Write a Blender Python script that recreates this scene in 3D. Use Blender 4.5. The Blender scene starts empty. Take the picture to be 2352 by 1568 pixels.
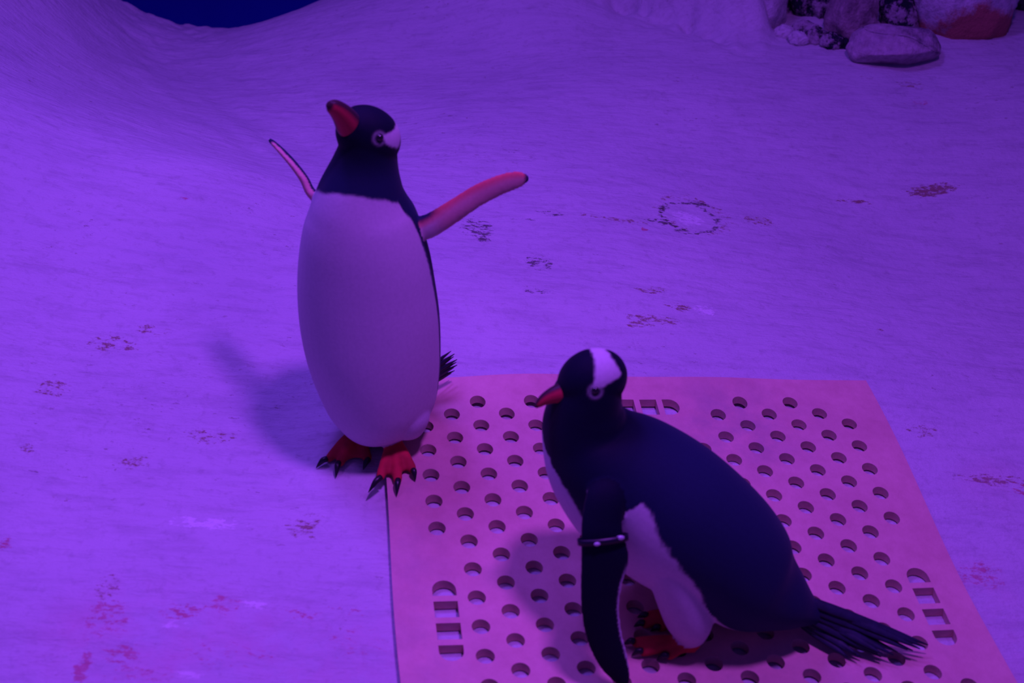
import bpy, bmesh, math, random
import numpy as np
from mathutils import Vector, Matrix, noise as mnoise
from mathutils.bvhtree import BVHTree
from mathutils.geometry import delaunay_2d_cdt

scene = bpy.context.scene
COL = scene.collection

# ------------------------------------------------------------------ camera
F = 3000.0                      # focal length in pixels of the 2352 x 1568 frame
PITCH = math.radians(28.0)
CAM = Vector((0.0, 0.0, 1.224))
cam_data = bpy.data.cameras.new('camera')
cam_data.sensor_width = 36.0
cam_data.lens = 36.0 * F / 2352.0
cam_data.clip_start = 0.05
cam_data.dof.use_dof = True
cam_data.dof.focus_distance = 2.55
cam_data.dof.aperture_fstop = 4.5
cam = bpy.data.objects.new('camera', cam_data)
cam.location = CAM
cam.rotation_euler = (math.radians(90) - PITCH, 0, 0)
COL.objects.link(cam)
scene.camera = cam

# ------------------------------------------------------------------ world, lamps, exposure
world = bpy.data.worlds.new('exhibit_ambience')
scene.world = world
world.use_nodes = True
bg = world.node_tree.nodes['Background']
bg.inputs['Color'].default_value = (0.12, 0.045, 0.78, 1)
bg.inputs['Strength'].default_value = 0.25

def area_lamp(name, loc, target, size, power, color):
    d = bpy.data.lights.new(name, 'AREA')
    d.shape = 'DISK'
    d.size = size
    d.energy = power
    d.color = color
    d.spread = math.radians(130)
    o = bpy.data.objects.new(name, d)
    o.location = loc
    o.rotation_euler = (Vector(target) - Vector(loc)).to_track_quat('-Z', 'Y').to_euler()
    COL.objects.link(o)
    return o

# coloured exhibit lamps under the ceiling: violet behind, pink from the right, violet over the near snow
area_lamp('violet_ceiling_lamp', (-0.70, 2.35, 3.1), (-0.45, 1.7, 0.1), 0.6, 30, (0.225, 0.062, 1.0))
area_lamp('pink_ceiling_lamp', (0.58, 1.18, 2.9), (-0.25, 1.5, 0.1), 0.34, 41, (0.36, 0.063, 0.88))
area_lamp('magenta_ceiling_lamp', (-1.3, 1.8, 2.9), (-0.7, 1.3, 0.1), 0.5, 7, (0.34, 0.072, 1.0))

scene.view_settings.view_transform = 'Standard'
scene.view_settings.look = 'None'
scene.view_settings.gamma = 1.0
scene.view_settings.use_curve_mapping = False
scene.view_settings.exposure = 0.0

# ------------------------------------------------------------------ small maths
CP, SP = math.cos(PITCH), math.sin(PITCH)

def ray(px, py):
    a = (px - 1176.0) / F
    b = (py - 784.0) / F
    return Vector((a, CP - SP * b, -SP - CP * b))

def at_y(px, py, y):
    d = ray(px, py)
    return CAM + d * (y / d.y)

def px_size(p):
    """metres per pixel at a world point"""
    v = Vector(p) - CAM
    return (v.y * CP - v.z * SP) / F

def sstep(e0, e1, x):
    t = np.clip((np.asarray(x, float) - e0) / (e1 - e0), 0, 1)
    return t * t * (3 - 2 * t)

def vnoise(x, y, seed=0):
    x = np.asarray(x, float); y = np.asarray(y, float)
    xi = np.floor(x); yi = np.floor(y)
    fx = x - xi; fy = y - yi
    fx = fx * fx * fx * (fx * (fx * 6 - 15) + 10)
    fy = fy * fy * fy * (fy * (fy * 6 - 15) + 10)
    def hh(a, b):
        v = np.sin(a * 127.1 + b * 311.7 + seed * 74.7) * 43758.5453
        return v - np.floor(v)
    return ((hh(xi, yi) * (1 - fx) + hh(xi + 1, yi) * fx) * (1 - fy)
            + (hh(xi, yi + 1) * (1 - fx) + hh(xi + 1, yi + 1) * fx) * fy) * 2 - 1

def fbm(x, y, octaves=4, seed=0):
    s = 0.0; a = 1.0; n = 0.0
    for o in range(octaves):
        s = s + a * vnoise(x * 2 ** o + 17.3 * o, y * 2 ** o - 9.1 * o, seed + o)
        n += a; a *= 0.5
    return s / n

def smooth_interp(x, xs, ys):
    """Catmull-Rom style interpolation through knots"""
    xs = np.asarray(xs, float); ys = np.asarray(ys, float)
    m = np.gradient(ys, xs)
    x = np.clip(np.asarray(x, float), xs[0], xs[-1])
    i = np.clip(np.searchsorted(xs, x) - 1, 0, len(xs) - 2)
    h = xs[i + 1] - xs[i]
    t = (x - xs[i]) / h
    return ((2 * t ** 3 - 3 * t ** 2 + 1) * ys[i] + (t ** 3 - 2 * t ** 2 + t) * h * m[i]
            + (-2 * t ** 3 + 3 * t ** 2) * ys[i + 1] + (t ** 3 - t ** 2) * h * m[i + 1])

# ------------------------------------------------------------------ mat frame (rubber mat on the slope)
MAT_O = np.array([0.245, 1.738])                      # plan position of lattice column 8, half row 8
MAT_U = np.array([0.980, 0.154]) / 1.0                # plan direction of one metre across
MAT_V = np.array([0.130, -0.963])                     # plan direction of one metre towards the camera
STEP = 0.054
COLW = STEP * 0.866

def mat_uv(x, y):
    det = MAT_U[0] * MAT_V[1] - MAT_U[1] * MAT_V[0]
    dx = x - MAT_O[0]; dy = y - MAT_O[1]
    return (dx * MAT_V[1] - dy * MAT_V[0]) / det, (MAT_U[0] * dy - MAT_U[1] * dx) / det

# ------------------------------------------------------------------ the snow surface
PY = [0.30, 0.90, 1.25, 1.45, 1.60, 1.738, 1.90, 2.05, 2.25, 2.45, 2.75, 3.05, 3.40, 3.70, 4.0, 4.3, 4.8, 5.4]
PZ = [-.130, -.105, -.087, -.062, -.033, 0.0, .037, .068, .099, .120, .150, .183, .206, .204, .13, .02, -.15, -.3]

def height(x, y, detail=True):
    x = np.asarray(x, float); y = np.asarray(y, float)
    z = smooth_interp(y, PY, PZ)
    tilt = -0.131 * 0.9 * np.tanh((x - 0.245) / 0.9)
    z = z + tilt * (1 - 0.75 * sstep(2.2, 3.4, y))
    # the big mound on the left and its shoulder running down to the right
    z = z + 0.62 * np.exp(-(((x + 1.62) / 0.40) ** 2 + ((y - 3.45) / 0.75) ** 2))
    z = z + 0.20 * np.exp(-(((x + 1.30) / 0.55) ** 2 + ((y - 2.55) / 0.5) ** 2))
    # the slope climbing behind, right of the notch
    z = z + 0.55 * sstep(-1.00, 0.30, x) * (1 - 0.85 * sstep(-0.05, 0.35, x)) * sstep(3.35, 4.15, y)
    z = z + 0.085 * sstep(-0.3, 0.3, x) * sstep(2.9, 3.6, y)
    # the thick lumpy snow bank along the back
    edge = 3.78 - 0.30 * sstep(0.05, 0.85, x) + 0.02 * np.sin(x * 9.0) + 0.02 * fbm(x * 6, y * 2, 2, 5)
    bank = sstep(-0.12, 0.10, x) * (1 - sstep(0.64, 0.73, x))
    z = z + bank * 0.16 * sstep(0, 0.07, y - edge) + bank * 0.16 * sstep(0.08, 0.6, y - edge)
    # swells, a low hump left of the standing penguin, a dip on the right
    u, v = mat_uv(x, y)
    near_mat = (1 - sstep(0.46, 0.62, np.abs(u))) * (1 - sstep(0.50, 0.70, np.abs(v - 0.23)))
    free = 1 - near_mat
    z = z + free * 0.026 * fbm(x * 1.7 + 3, y * 1.7, 2, 1)
    z = z + 0.035 * np.exp(-(((x + 0.62) / 0.20) ** 2 + ((y - 2.52) / 0.16) ** 2))
    z = z - 0.05 * np.exp(-(((x - 1.0) / 0.45) ** 2 + ((y - 2.7) / 0.35) ** 2))
    if detail:
        w = 0.20 + 0.80 * free
        z = z + w * (0.0050 - 0.0026 * sstep(2.4, 3.2, y)) * fbm(x * 7 + 0.6 * y, y * 11, 3, 2)
        z = z + w * 0.0016 * fbm(x * 30 + 9 * y, y * 42, 2, 3)
        lump = np.exp(-((y - edge - 0.04) / 0.12) ** 2) * bank
        z = z + lump * 0.050 * fbm(x * 13, y * 15, 3, 8)
        # raked streaks down the flank of the mound
        ux, uy = 0.58, -0.81
        along = (x + 1.1) * ux + (y - 3.7) * uy; across = (x + 1.1) * -uy + (y - 3.7) * ux
        flank = np.exp(-((across - 0.02) / 0.26) ** 2) * sstep(-0.5, 0.1, along) * (1 - sstep(0.9, 1.4, along))
        z = z + flank * 0.008 * fbm(across * 20, along * 3.5, 3, 12) - 0.05 * flank
        ridge = sstep(3.3, 3.9, y) * (1 - sstep(-0.95, -0.75, x))
        z = z + ridge * 0.012 * fbm(x * 22, y * 22, 3, 9)
    return z

def on_ground(px, py, lift=0.0):
    d = ray(px, py)
    ts = np.linspace(0.9, 5.2, 1720)
    X = d.x * ts; Y = d.y * ts; Z = CAM.z + d.z * ts
    diff = Z - (height(X, Y, False) + lift)
    k = int(np.argmax(diff < 0)) if (diff < 0).any() else len(ts) - 1
    k = max(k, 1)
    a = diff[k - 1] / (diff[k - 1] - diff[k] + 1e-12)
    t = ts[k - 1] + a * (ts[k] - ts[k - 1])
    return Vector((d.x * t, d.y * t, CAM.z + d.z * t))

# ------------------------------------------------------------------ object helpers
def tag(o, label=None, cat=None, group=None, kind=None):
    if label: o['label'] = label
    if cat: o['category'] = cat
    if group: o['group'] = group
    if kind: o['kind'] = kind
    return o

def mesh_obj(name, verts, faces, mat, parent=None, smooth=True):
    me = bpy.data.meshes.new(name)
    me.from_pydata([tuple(v) for v in verts], [], [tuple(f) for f in faces])
    me.update()
    if smooth:
        me.shade_smooth()
    if mat: me.materials.append(mat)
    o = bpy.data.objects.new(name, me)
    COL.objects.link(o)
    if parent: put_under(o, parent)
    return o

def put_under(o, parent):
    o.parent = parent
    o.matrix_parent_inverse = (Matrix.Translation(parent.location) @ parent.rotation_euler.to_matrix().to_4x4()).inverted()

def empty(name, loc):
    e = bpy.data.objects.new(name, None)
    e.empty_display_size = 0.1
    e.location = loc
    COL.objects.link(e)
    return e

class Nodes:
    def __init__(self, name, rough=0.7, spec=0.3):
        self.m = bpy.data.materials.new(name)
        self.m.use_nodes = True
        self.t = self.m.node_tree
        self.b = self.t.nodes['Principled BSDF']
        self.b.inputs['Roughness'].default_value = rough
        self.b.inputs['Specular IOR Level'].default_value = spec
    def n(self, typ, **kw):
        nd = self.t.nodes.new(typ)
        for k, v in kw.items():
            if k in nd.inputs.keys(): nd.inputs[k].default_value = v
            else: setattr(nd, k, v)
        return nd
    def link(self, a, b): self.t.links.new(a, b)
    def coords(self, scale=(1, 1, 1), rot=(0, 0, 0)):
        tc = self.n('ShaderNodeTexCoord'); mp = self.n('ShaderNodeMapping')
        mp.inputs['Scale'].default_value = scale
        mp.inputs['Rotation'].default_value = rot
        self.link(tc.outputs['Object'], mp.inputs['Vector'])
        return mp.outputs['Vector']
    def noise(self, vec, scale, detail=4, rough=0.55):
        nd = self.n('ShaderNodeTexNoise')
        nd.inputs['Scale'].default_value = scale
        nd.inputs['Detail'].default_value = detail
        nd.inputs['Roughness'].default_value = rough
        self.link(vec, nd.inputs['Vector'])
        return nd.outputs['Fac']
    def ramp(self, fac, p0, p1, c0=(0, 0, 0, 1), c1=(1, 1, 1, 1)):
        r = self.n('ShaderNodeValToRGB')
        r.color_ramp.elements[0].position = p0; r.color_ramp.elements[0].color = c0
        r.color_ramp.elements[1].position = p1; r.color_ramp.elements[1].color = c1
        self.link(fac, r.inputs['Fac'])
        return r.outputs['Color']
    def mix(self, fac, a, b, mode='MIX'):
        x = self.n('ShaderNodeMix', data_type='RGBA', blend_type=mode)
        for sock, val in ((x.inputs[0], fac), (x.inputs[6], a), (x.inputs[7], b)):
            if hasattr(val, 'is_linked'): self.link(val, sock)
            else: sock.default_value = val
        return x.outputs[2]
    def math(self, op, a, b=0.0):
        x = self.n('ShaderNodeMath', operation=op)
        for sock, val in ((x.inputs[0], a), (x.inputs[1], b)):
            if hasattr(val, 'is_linked'): self.link(val, sock)
            else: sock.default_value = val
        return x.outputs[0]
    def attr(self, name):
        return self.n('ShaderNodeAttribute', attribute_name=name)
    def color(self, c):
        if hasattr(c, 'is_linked'): self.link(c, self.b.inputs['Base Color'])
        else: self.b.inputs['Base Color'].default_value = c
    def bump(self, h, strength, dist):
        bp = self.n('ShaderNodeBump')
        bp.inputs['Strength'].default_value = strength
        bp.inputs['Distance'].default_value = dist
        self.link(h, bp.inputs['Height'])
        self.link(bp.outputs['Normal'], self.b.inputs['Normal'])

def float_attr(me, name, vals):
    a = me.attributes.new(name, 'FLOAT', 'POINT')
    a.data.foreach_set('value', np.asarray(vals, np.float32))

def color_attr(me, name, rgb):
    a = me.color_attributes.new(name, 'FLOAT_COLOR', 'POINT')
    rgba = np.ones((len(rgb), 4), np.float32); rgba[:, :3] = rgb
    a.data.foreach_set('color', rgba.ravel())

# ------------------------------------------------------------------ materials
def snow_material():
    N = Nodes('painted_snow', 0.62, 0.25)
    v = N.coords((1, 1, 1))
    streak = N.coords((6, 26, 10), (0, 0, math.radians(-12)))
    big = N.ramp(N.noise(v, 2.3, 4), 0.30, 0.75, (0.50, 0.49, 0.52, 1), (0.60, 0.59, 0.60, 1))
    st = N.ramp(N.noise(streak, 1.6, 7, 0.7), 0.33, 0.52, (0.80, 0.79, 0.80, 1), (1, 1, 1, 1))
    c = N.mix(0.75, big, st, 'MULTIPLY')
    fine = N.ramp(N.noise(v, 55, 5, 0.7), 0.30, 0.46, (0.72, 0.68, 0.70, 1), (1, 1, 1, 1))
    c = N.mix(0.5, c, fine, 'MULTIPLY')
    # small dirt flecks, mostly where things have walked
    fl = N.coords((1, 2.2, 1), (0, 0, 0.3))
    speck = N.ramp(N.noise(fl, 42, 3, 0.75), 0.645, 0.69)
    patch = N.ramp(N.noise(v, 3.4, 3), 0.46, 0.66)
    c = N.mix(N.math('MULTIPLY', N.math('MULTIPLY', speck, patch), 0.7), c, (0.20, 0.12, 0.14, 1))
    # stains where they lie: brown scuffs, dark algae, red smears, clean pale patch
    brk = N.noise(N.coords((1, 1.9, 1), (0, 0, 0.1)), 62, 5, 0.75)
    for nm, col, lo, hi in (('brown', (0.23, 0.105, 0.07, 1), 0.60, 0.40), ('algae', (0.06, 0.05, 0.05, 1), 0.66, 0.50),
                            ('red', (0.48, 0.12, 0.19, 1), 0.66, 0.38), ('pale', (0.74, 0.72, 0.74, 1), 0.5, 0.2)):
        a = N.attr(nm).outputs['Fac']
        s = N.math('ADD', a, N.math('MULTIPLY', N.math('SUBTRACT', brk, 0.5), 1.5))
        f = N.n('ShaderNodeMapRange'); f.interpolation_type = 'SMOOTHSTEP'
        f.inputs['From Min'].default_value = 0.42; f.inputs['From Max'].default_value = 0.60
        N.link(s, f.inputs['Value'])
        g = N.math('MULTIPLY', f.outputs[0], N.math('MINIMUM', N.math('MULTIPLY', a, 3.0), 0.85))
        c = N.mix(g, c, col)
    rs = N.math('MULTIPLY', N.attr('rosy').outputs['Fac'], N.ramp(N.noise(v, 9, 5, 0.7), 0.35, 0.68))
    c = N.mix(N.math('MULTIPLY', rs, 0.8), c, (0.60, 0.36, 0.44, 1))
    N.color(c)
    h = N.math('ADD', N.noise(streak, 2.4, 7, 0.65), N.math('MULTIPLY', N.noise(v, 60, 5, 0.7), 0.5))
    N.bump(h, 0.7, 0.010)
    return N.m

def rock_material(name, light, dark, lo, hi, scale, rust=None, rust_h=None):
    N = Nodes(name, 0.8, 0.2)
    v = N.coords((1, 1, 1))
    n1 = N.noise(v, scale, 8, 0.72)
    c = N.ramp(n1, lo, hi, dark, light)
    c = N.mix(0.7, c, N.ramp(N.noise(v, scale * 6, 5, 0.7), 0.3, 0.6, (0.55, 0.5, 0.5, 1), (1, 1, 1, 1)), 'MULTIPLY')
    if rust:
        a = N.attr('rust').outputs['Fac']  # rust on the boulders; crack and painted shading on the flat stone
        s = N.math('ADD', a, N.math('MULTIPLY', N.math('SUBTRACT', N.noise(v, 14, 6, 0.7), 0.5), 1.4))
        f = N.ramp(s, 0.45, 0.72)
        c = N.mix(f, c, rust)
    N.color(c)
    N.bump(N.math('ADD', n1, N.math('MULTIPLY', N.noise(v, scale * 5, 6, 0.7), 0.5)), 0.9, 0.02)
    return N.m

def mat_material():
    N = Nodes('salmon_rubber', 0.55, 0.3)
    v = N.coords((1, 1, 1))
    c = N.ramp(N.noise(v, 5, 4, 0.6), 0.3, 0.72, (0.62, 0.34, 0.30, 1), (0.74, 0.45, 0.37, 1))
    c = N.mix(0.6, c, N.ramp(N.noise(v, 38, 5, 0.7), 0.3, 0.62, (0.82, 0.76, 0.76, 1), (1, 1, 1, 1)), 'MULTIPLY')
    g = N.math('MULTIPLY', N.attr('dull_patch').outputs['Fac'], N.ramp(N.noise(v, 11, 5, 0.7), 0.35, 0.65))
    c = N.mix(g, c, (0.34, 0.25, 0.26, 1))
    N.color(c)
    N.bump(N.noise(v, 240, 3, 0.6), 0.25, 0.002)
    return N.m

def plumage_material(name):
    N = Nodes(name, 0.70, 0.10)
    v = N.coords((1, 1, 1))
    c = N.attr('plumage').outputs['Color']
    fine = N.ramp(N.noise(v, 190, 4, 0.7), 0.3, 0.65, (0.88, 0.88, 0.88, 1), (1, 1, 1, 1))
    c = N.mix(0.8, c, fine, 'MULTIPLY')
    N.color(c)
    N.b.inputs['Sheen Weight'].default_value = 0.06
    N.b.inputs['Sheen Roughness'].default_value = 0.4
    N.bump(N.noise(v, 260, 4, 0.7), 0.18, 0.0015)
    return N.m

def simple_material(name, col, rough=0.5, spec=0.4, scale=60, var=0.75):
    N = Nodes(name, rough, spec)
    v = N.coords((1, 1, 1))
    N.color(N.mix(1.0, col, N.ramp(N.noise(v, scale, 4), 0.3, 0.7, (var, var, var, 1), (1, 1, 1, 1)), 'MULTIPLY'))
    return N.m

# ------------------------------------------------------------------ ground
def build_ground():
    xs = np.arange(-2.6, 2.601, 0.0095)
    ys = np.concatenate([np.arange(0.35, 4.2, 0.0085), np.arange(4.2, 5.3, 0.04)])
    X, Y = np.meshgrid(xs, ys)
    Z = height(X, Y)
    nx, ny = len(xs), len(ys)
    verts = np.stack([X.ravel(), Y.ravel(), Z.ravel()], 1)
    idx = np.arange(nx * ny).reshape(ny, nx)
    faces = np.stack([idx[:-1, :-1].ravel(), idx[:-1, 1:].ravel(), idx[1:, 1:].ravel(), idx[1:, :-1].ravel()], 1)
    me = bpy.data.meshes.new('floor')
    me.vertices.add(len(verts)); me.vertices.foreach_set('co', verts.ravel())
    me.loops.add(faces.size); me.loops.foreach_set('vertex_index', faces.ravel().astype(np.int32))
    me.polygons.add(len(faces))
    me.polygons.foreach_set('loop_start', np.arange(0, faces.size, 4, dtype=np.int32))
    me.polygons.foreach_set('loop_total', np.full(len(faces), 4, np.int32))
    me.update(calc_edges=True)
    me.shade_smooth()
    x = verts[:, 0]; y = verts[:, 1]
    lay = {k: np.zeros(len(verts)) for k in ('brown', 'algae', 'red', 'pale', 'rosy')}
    def blob(kind, px, py, rx, ry, amp, rot=0.0, ring=None):
        c = on_ground(px, py)
        ex = on_ground(px + rx, py) - c
        ey = on_ground(px, py - ry) - c
        a = math.hypot(ex.x, ex.y); b = math.hypot(ey.x, ey.y)
        cr, sr = math.cos(rot), math.sin(rot)
        dx = x - c.x; dy = y - c.y
        q = np.sqrt(((dx * cr + dy * sr) / a) ** 2 + ((-dx * sr + dy * cr) / b) ** 2)
        if ring: m = amp * np.exp(-((q - 1) / ring) ** 2)
        else: m = amp * np.exp(-q ** 4)
        lay[kind] = np.maximum(lay[kind], m)
    # ring-shaped mark and its trail
    blob('algae', 1582, 498, 60, 30, 0.58, 0.0, 0.18)
    blob('brown', 1592, 492, 72, 36, 0.46, 0.0, 0.30)
    for a in ((1522, 508, 16, 10), (1560, 530, 26, 6), (1648, 506, 20, 7), (1606, 466, 40, 7), (1530, 478, 10, 10), (1500, 506, 30, 5)):
        blob('algae', *a, 0.52)
    blob('pale', 1582, 500, 42, 19, 0.60)
    for a in ((1095, 525, 50, 32), (1110, 548, 26, 14), (1270, 492, 45, 8), (1440, 508, 60, 9), (1200, 505, 50, 5),
              (1360, 497, 70, 4), (1750, 508, 50, 14), (1960, 462, 70, 7), (2300, 560, 12, 5), (1490, 668, 46, 9),
              (1500, 735, 80, 16), (1560, 705, 40, 14), (1240, 600, 46, 20), (2020, 756, 16, 6), (1230, 670, 40, 9)):
        blob('algae' if a[2] < 60 and a[0] < 1300 else 'brown', *a, 0.50)
    blob('brown', 2140, 436, 78, 17, 0.62, 0.22)
    blob('brown', 1505, 665, 40, 10, 0.50, 0.3)
    blob('brown', 1500, 738, 90, 14, 0.50, 0.4)
    blob('brown', 2290, 1105, 120, 16, 0.52)
    blob('brown', 2120, 990, 60, 22, 0.42)
    blob('red', 2345, 1125, 30, 26, 0.5)
    blob('red', 2250, 1320, 70, 40, 0.50)
    blob('red', 2110, 235, 60, 8, 0.42)
    blob('brown', 2095, 195, 50, 14, 0.42)
    blob('brown', 1990, 178, 30, 6, 0.4)
    blob('red', 1480, 526, 10, 4, 0.9)
    # left foreground: reddish smears and walked-in dirt
    for a in ((240, 1420, 90, 60, .46), (420, 1400, 70, 26, .50), (520, 1385, 60, 30, .48), (280, 1500, 60, 40, .48),
              (700, 1410, 60, 22, .46), (190, 1535, 26, 60, .60), (330, 1545, 120, 30, .42), (10, 1250, 26, 22, .55),
              (800, 1400, 90, 18, .40), (520, 1500, 200, 50, .36), (820, 1480, 100, 60, .36), (430, 458, 24, 8, .45)):
        blob('red', *a)
    for a in ((310, 1065, 60, 26), (260, 790, 80, 34), (120, 890, 60, 30), (480, 1000, 80, 26), (345, 760, 60, 18),
              (60, 1030, 30, 20), (250, 1350, 40, 40), (140, 1140, 30, 14), (700, 1210, 60, 40), (785, 1445, 14, 16)):
        blob('brown', *a, 0.46)
    for a in ((590, 1385, 60, 14), (470, 1200, 120, 20), (400, 1430, 50, 16), (430, 1545, 50, 14), (1620, 712, 34, 14)):
        blob('pale', *a, 0.55)
    for a in ((330, 1470, 260, 130, .8), (700, 1500, 260, 110, .7), (2250, 1420, 120, 160, .55), (2300, 1120, 120, 60, .4)):
        blob('rosy', *a)
    for k, vv in lay.items(): float_attr(me, k, vv)
    me.materials.append(snow_material())
    o = bpy.data.objects.new('floor', me)
    COL.objects.link(o)
    tag(o, 'rough white painted snow slope with brown and red scuffs', kind='structure')
    return o

build_ground()

def build_back_wall():
    N = Nodes('deep_blue_wall_paint', 0.6, 0.2)
    v = N.coords((1, 1, 1))
    N.color(N.ramp(N.noise(v, 3, 3), 0.3, 0.7, (0.002, 0.002, 0.34, 1), (0.003, 0.003, 0.38, 1)))
    vs = [(-6, 5.6, -1), (6, 5.6, -1), (6, 5.6, 4.2), (-6, 5.6, 4.2), (-6, 5.75, -1), (6, 5.75, -1), (6, 5.75, 4.2), (-6, 5.75, 4.2)]
    fs = [(0, 1, 2, 3), (5, 4, 7, 6), (4, 0, 3, 7), (1, 5, 6, 2), (3, 2, 6, 7), (4, 5, 1, 0)]
    o = mesh_obj('wall_back', vs, fs, N.m, smooth=False)
    tag(o, 'plain deep blue wall behind the snow', kind='structure')

build_back_wall()

# ------------------------------------------------------------------ perforated mat
def mat_world(u, v):
    """lattice metres -> plan position; u across, v towards the camera, (0,0) at column 8, half row 8"""
    return MAT_O[0] + u * MAT_U[0] + v * MAT_V[0], MAT_O[1] + u * MAT_U[1] + v * MAT_V[1]

def build_mat():
    TH = 0.014
    rng = random.Random(4)
    margin = 0.073
    u0, u1 = -8 * COLW - margin, 8 * COLW + margin
    hv = STEP / 2
    v0, v1 = (0 - 8) * hv - 0.062, (33 - 8) * hv + 0.062
    def edge_pts(a, b, n, amp, ax, ph):
        out = []
        for i in range(n):
            t = i / n
            p = [a[0] + (b[0] - a[0]) * t, a[1] + (b[1] - a[1]) * t]
            p[ax] += amp * math.sin(t * math.pi * 3 + ph) * math.sin(t * math.pi)
            out.append(tuple(p))
        return out
    border = (edge_pts((u0, v0), (u1, v0), 70, 0.006, 1, 0.4) + edge_pts((u1, v0), (u1, v1), 70, 0.004, 0, 1.0)
              + edge_pts((u1, v1), (u0, v1), 70, 0.004, 1, 2.0) + edge_pts((u0, v1), (u0, v0), 70, 0.003, 0, 0.0))
    loops = [border]
    holes = []
    def handle_at(cu, cv, along_v, n=4, pitch=0.0405, w=0.0355, hgt=0.030):
        for k in range(n):
            off = (k - (n - 1) / 2) * pitch
            first, last = k == 0, k == n - 1
            pts = []
            hw, hh = w / 2, hgt / 2
            def arc(cx, cy, r, a0, a1, m):
                return [(cx + r * math.cos(a0 + (a1 - a0) * i / m), cy + r * math.sin(a0 + (a1 - a0) * i / m)) for i in range(m + 1)]
            # v grows towards the camera; slot drawn counter-clockwise in (u, v)
            if first: pts += arc(0, 0.004, hw, math.pi, 2 * math.pi, 10)
            else: pts += [(-hw, -hh), (hw, -hh)]
            if last: pts += arc(0, -0.004, hw, 0, math.pi, 10)
            else: pts += [(hw, hh), (-hw, hh)]
            if along_v: q = [(cu + a, cv + off + b) for a, b in pts]
            else: q = [(cu + off + b, cv - a) for a, b in pts]
            holes.append(q)
    cu = 8 * COLW
    vmid = (16.5 - 8) * hv
    handle_at(-cu, vmid, True); handle_at(cu, vmid, True)
    handle_at(0.0, (0.3 - 8) * hv, False); handle_at(0.0, (33 - 8) * hv, False)
    R = 0.0136
    for c in range(17):
        for r in range(34):
            if (r + c) % 2: continue
            if c in (0, 16) and (r < 2 or r > 31 or 11.5 < r < 21.5): continue
            if (r <= 2 or r >= 31) and 6 <= c <= 10: continue
            a, b = (c - 8) * COLW, (r - 8) * hv
            holes.append([(a + R * math.cos(2 * math.pi * i / 20), b + R * math.sin(2 * math.pi * i / 20)) for i in range(20)])
    loops += holes
    V = []; E = []
    for lp in loops:
        s = len(V); n = len(lp)
        V += [Vector(p) for p in lp]
        E += [(s + i, s + (i + 1) % n) for i in range(n)]
    centers = [(sum(p[0] for p in h) / len(h), sum(p[1] for p in h) / len(h)) for h in holes]
    C = np.array(centers)
    for gu in np.arange(u0 + 0.012, u1 - 0.01, 0.0195):
        for gv in np.arange(v0 + 0.012, v1 - 0.01, 0.0195):
            if np.min(np.hypot(C[:, 0] - gu, C[:, 1] - gv)) < 0.024: continue
            V.append(Vector((gu, gv)))
    nb = sum(len(l) for l in loops)
    ov, oe, of, *_ = delaunay_2d_cdt(V, E, [], 0, 1e-6)
    P = np.array([(p.x, p.y) for p in ov])
    tri = np.array([f for f in of if len(f) == 3])
    cen = P[tri].mean(1)
    def inside(poly, pts):
        poly = np.asarray(poly); res = np.zeros(len(pts), bool)
        j = len(poly) - 1
        for i in range(len(poly)):
            xi, yi = poly[i]; xj, yj = poly[j]
            cnd = ((yi > pts[:, 1]) != (yj > pts[:, 1])) & (pts[:, 0] < (xj - xi) * (pts[:, 1] - yi) / (yj - yi + 1e-15) + xi)
            res ^= cnd; j = i
        return res
    keep = inside(border, cen)
    for h, cc in zip(holes, centers):
        near = np.where(keep & (np.hypot(cen[:, 0] - cc[0], cen[:, 1] - cc[1]) < 0.05))[0]
        if len(near):
            ins = inside(h, cen[near])
            keep[near[ins]] = False
    tri = tri[keep]
    # orientation: upwards in world
    wx, wy = mat_world(P[:, 0], P[:, 1])
    a = (wx[tri[:, 1]] - wx[tri[:, 0]]) * (wy[tri[:, 2]] - wy[tri[:, 0]]) - (wy[tri[:, 1]] - wy[tri[:, 0]]) * (wx[tri[:, 2]] - wx[tri[:, 0]])
    tri[a < 0] = tri[a < 0][:, ::-1]
    base = height(wx, wy, False)
    # slight waviness; the far edge lifts a little in two places
    lift = 0.003 + 0.0015 * np.sin(P[:, 0] * 9 + 1) * np.sin(P[:, 1] * 7)
    far = sstep(0.10, 0.0, P[:, 1] - v0)
    lift = lift + far * 0.010 * (np.exp(-((P[:, 0] + 0.20) / 0.13) ** 2) + np.exp(-((P[:, 0] - 0.17) / 0.14) ** 2))
    top = np.stack([wx, wy, base + lift + TH], 1)
    bot = np.stack([wx, wy, base + lift], 1)
    n = len(P)
    verts = np.concatenate([top, bot])
    faces = [tuple(t) for t in tri] + [tuple(int(k) + n for k in t[::-1]) for t in tri]
    cnt = {}
    for t in tri:
        for i in range(3):
            e = (int(t[i]), int(t[(i + 1) % 3]))
            cnt[e] = 1
    for (p, q) in list(cnt):
        if (q, p) not in cnt:
            faces.append((q, p, p + n, q + n))
    me = bpy.data.meshes.new('perforated_mat')
    me.from_pydata([tuple(v) for v in verts], [], [tuple(int(k) for k in f) for f in faces])
    me.update()
    sm = np.zeros(len(me.polygons), bool); sm[:2 * len(tri)] = True
    me.shade_smooth()
    me.set_sharp_from_angle(angle=math.radians(40))
    uu = np.concatenate([P[:, 0], P[:, 0]]); vv = np.concatenate([P[:, 1], P[:, 1]])
    g = 0.75 * np.exp(-(((uu - 0.16) / 0.13) ** 2 + ((vv + 0.16) / 0.10) ** 2)) + 0.35 * np.exp(-((uu + 0.42) / 0.07) ** 2) \
        + 0.35 * np.exp(-(((uu - 0.1) / 0.3) ** 2 + ((vv - 0.32) / 0.1) ** 2))  # greyer patches: far side, left border, near side
    float_attr(me, 'dull_patch', np.clip(g, 0, 1))
    me.materials.append(mat_material())
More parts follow.
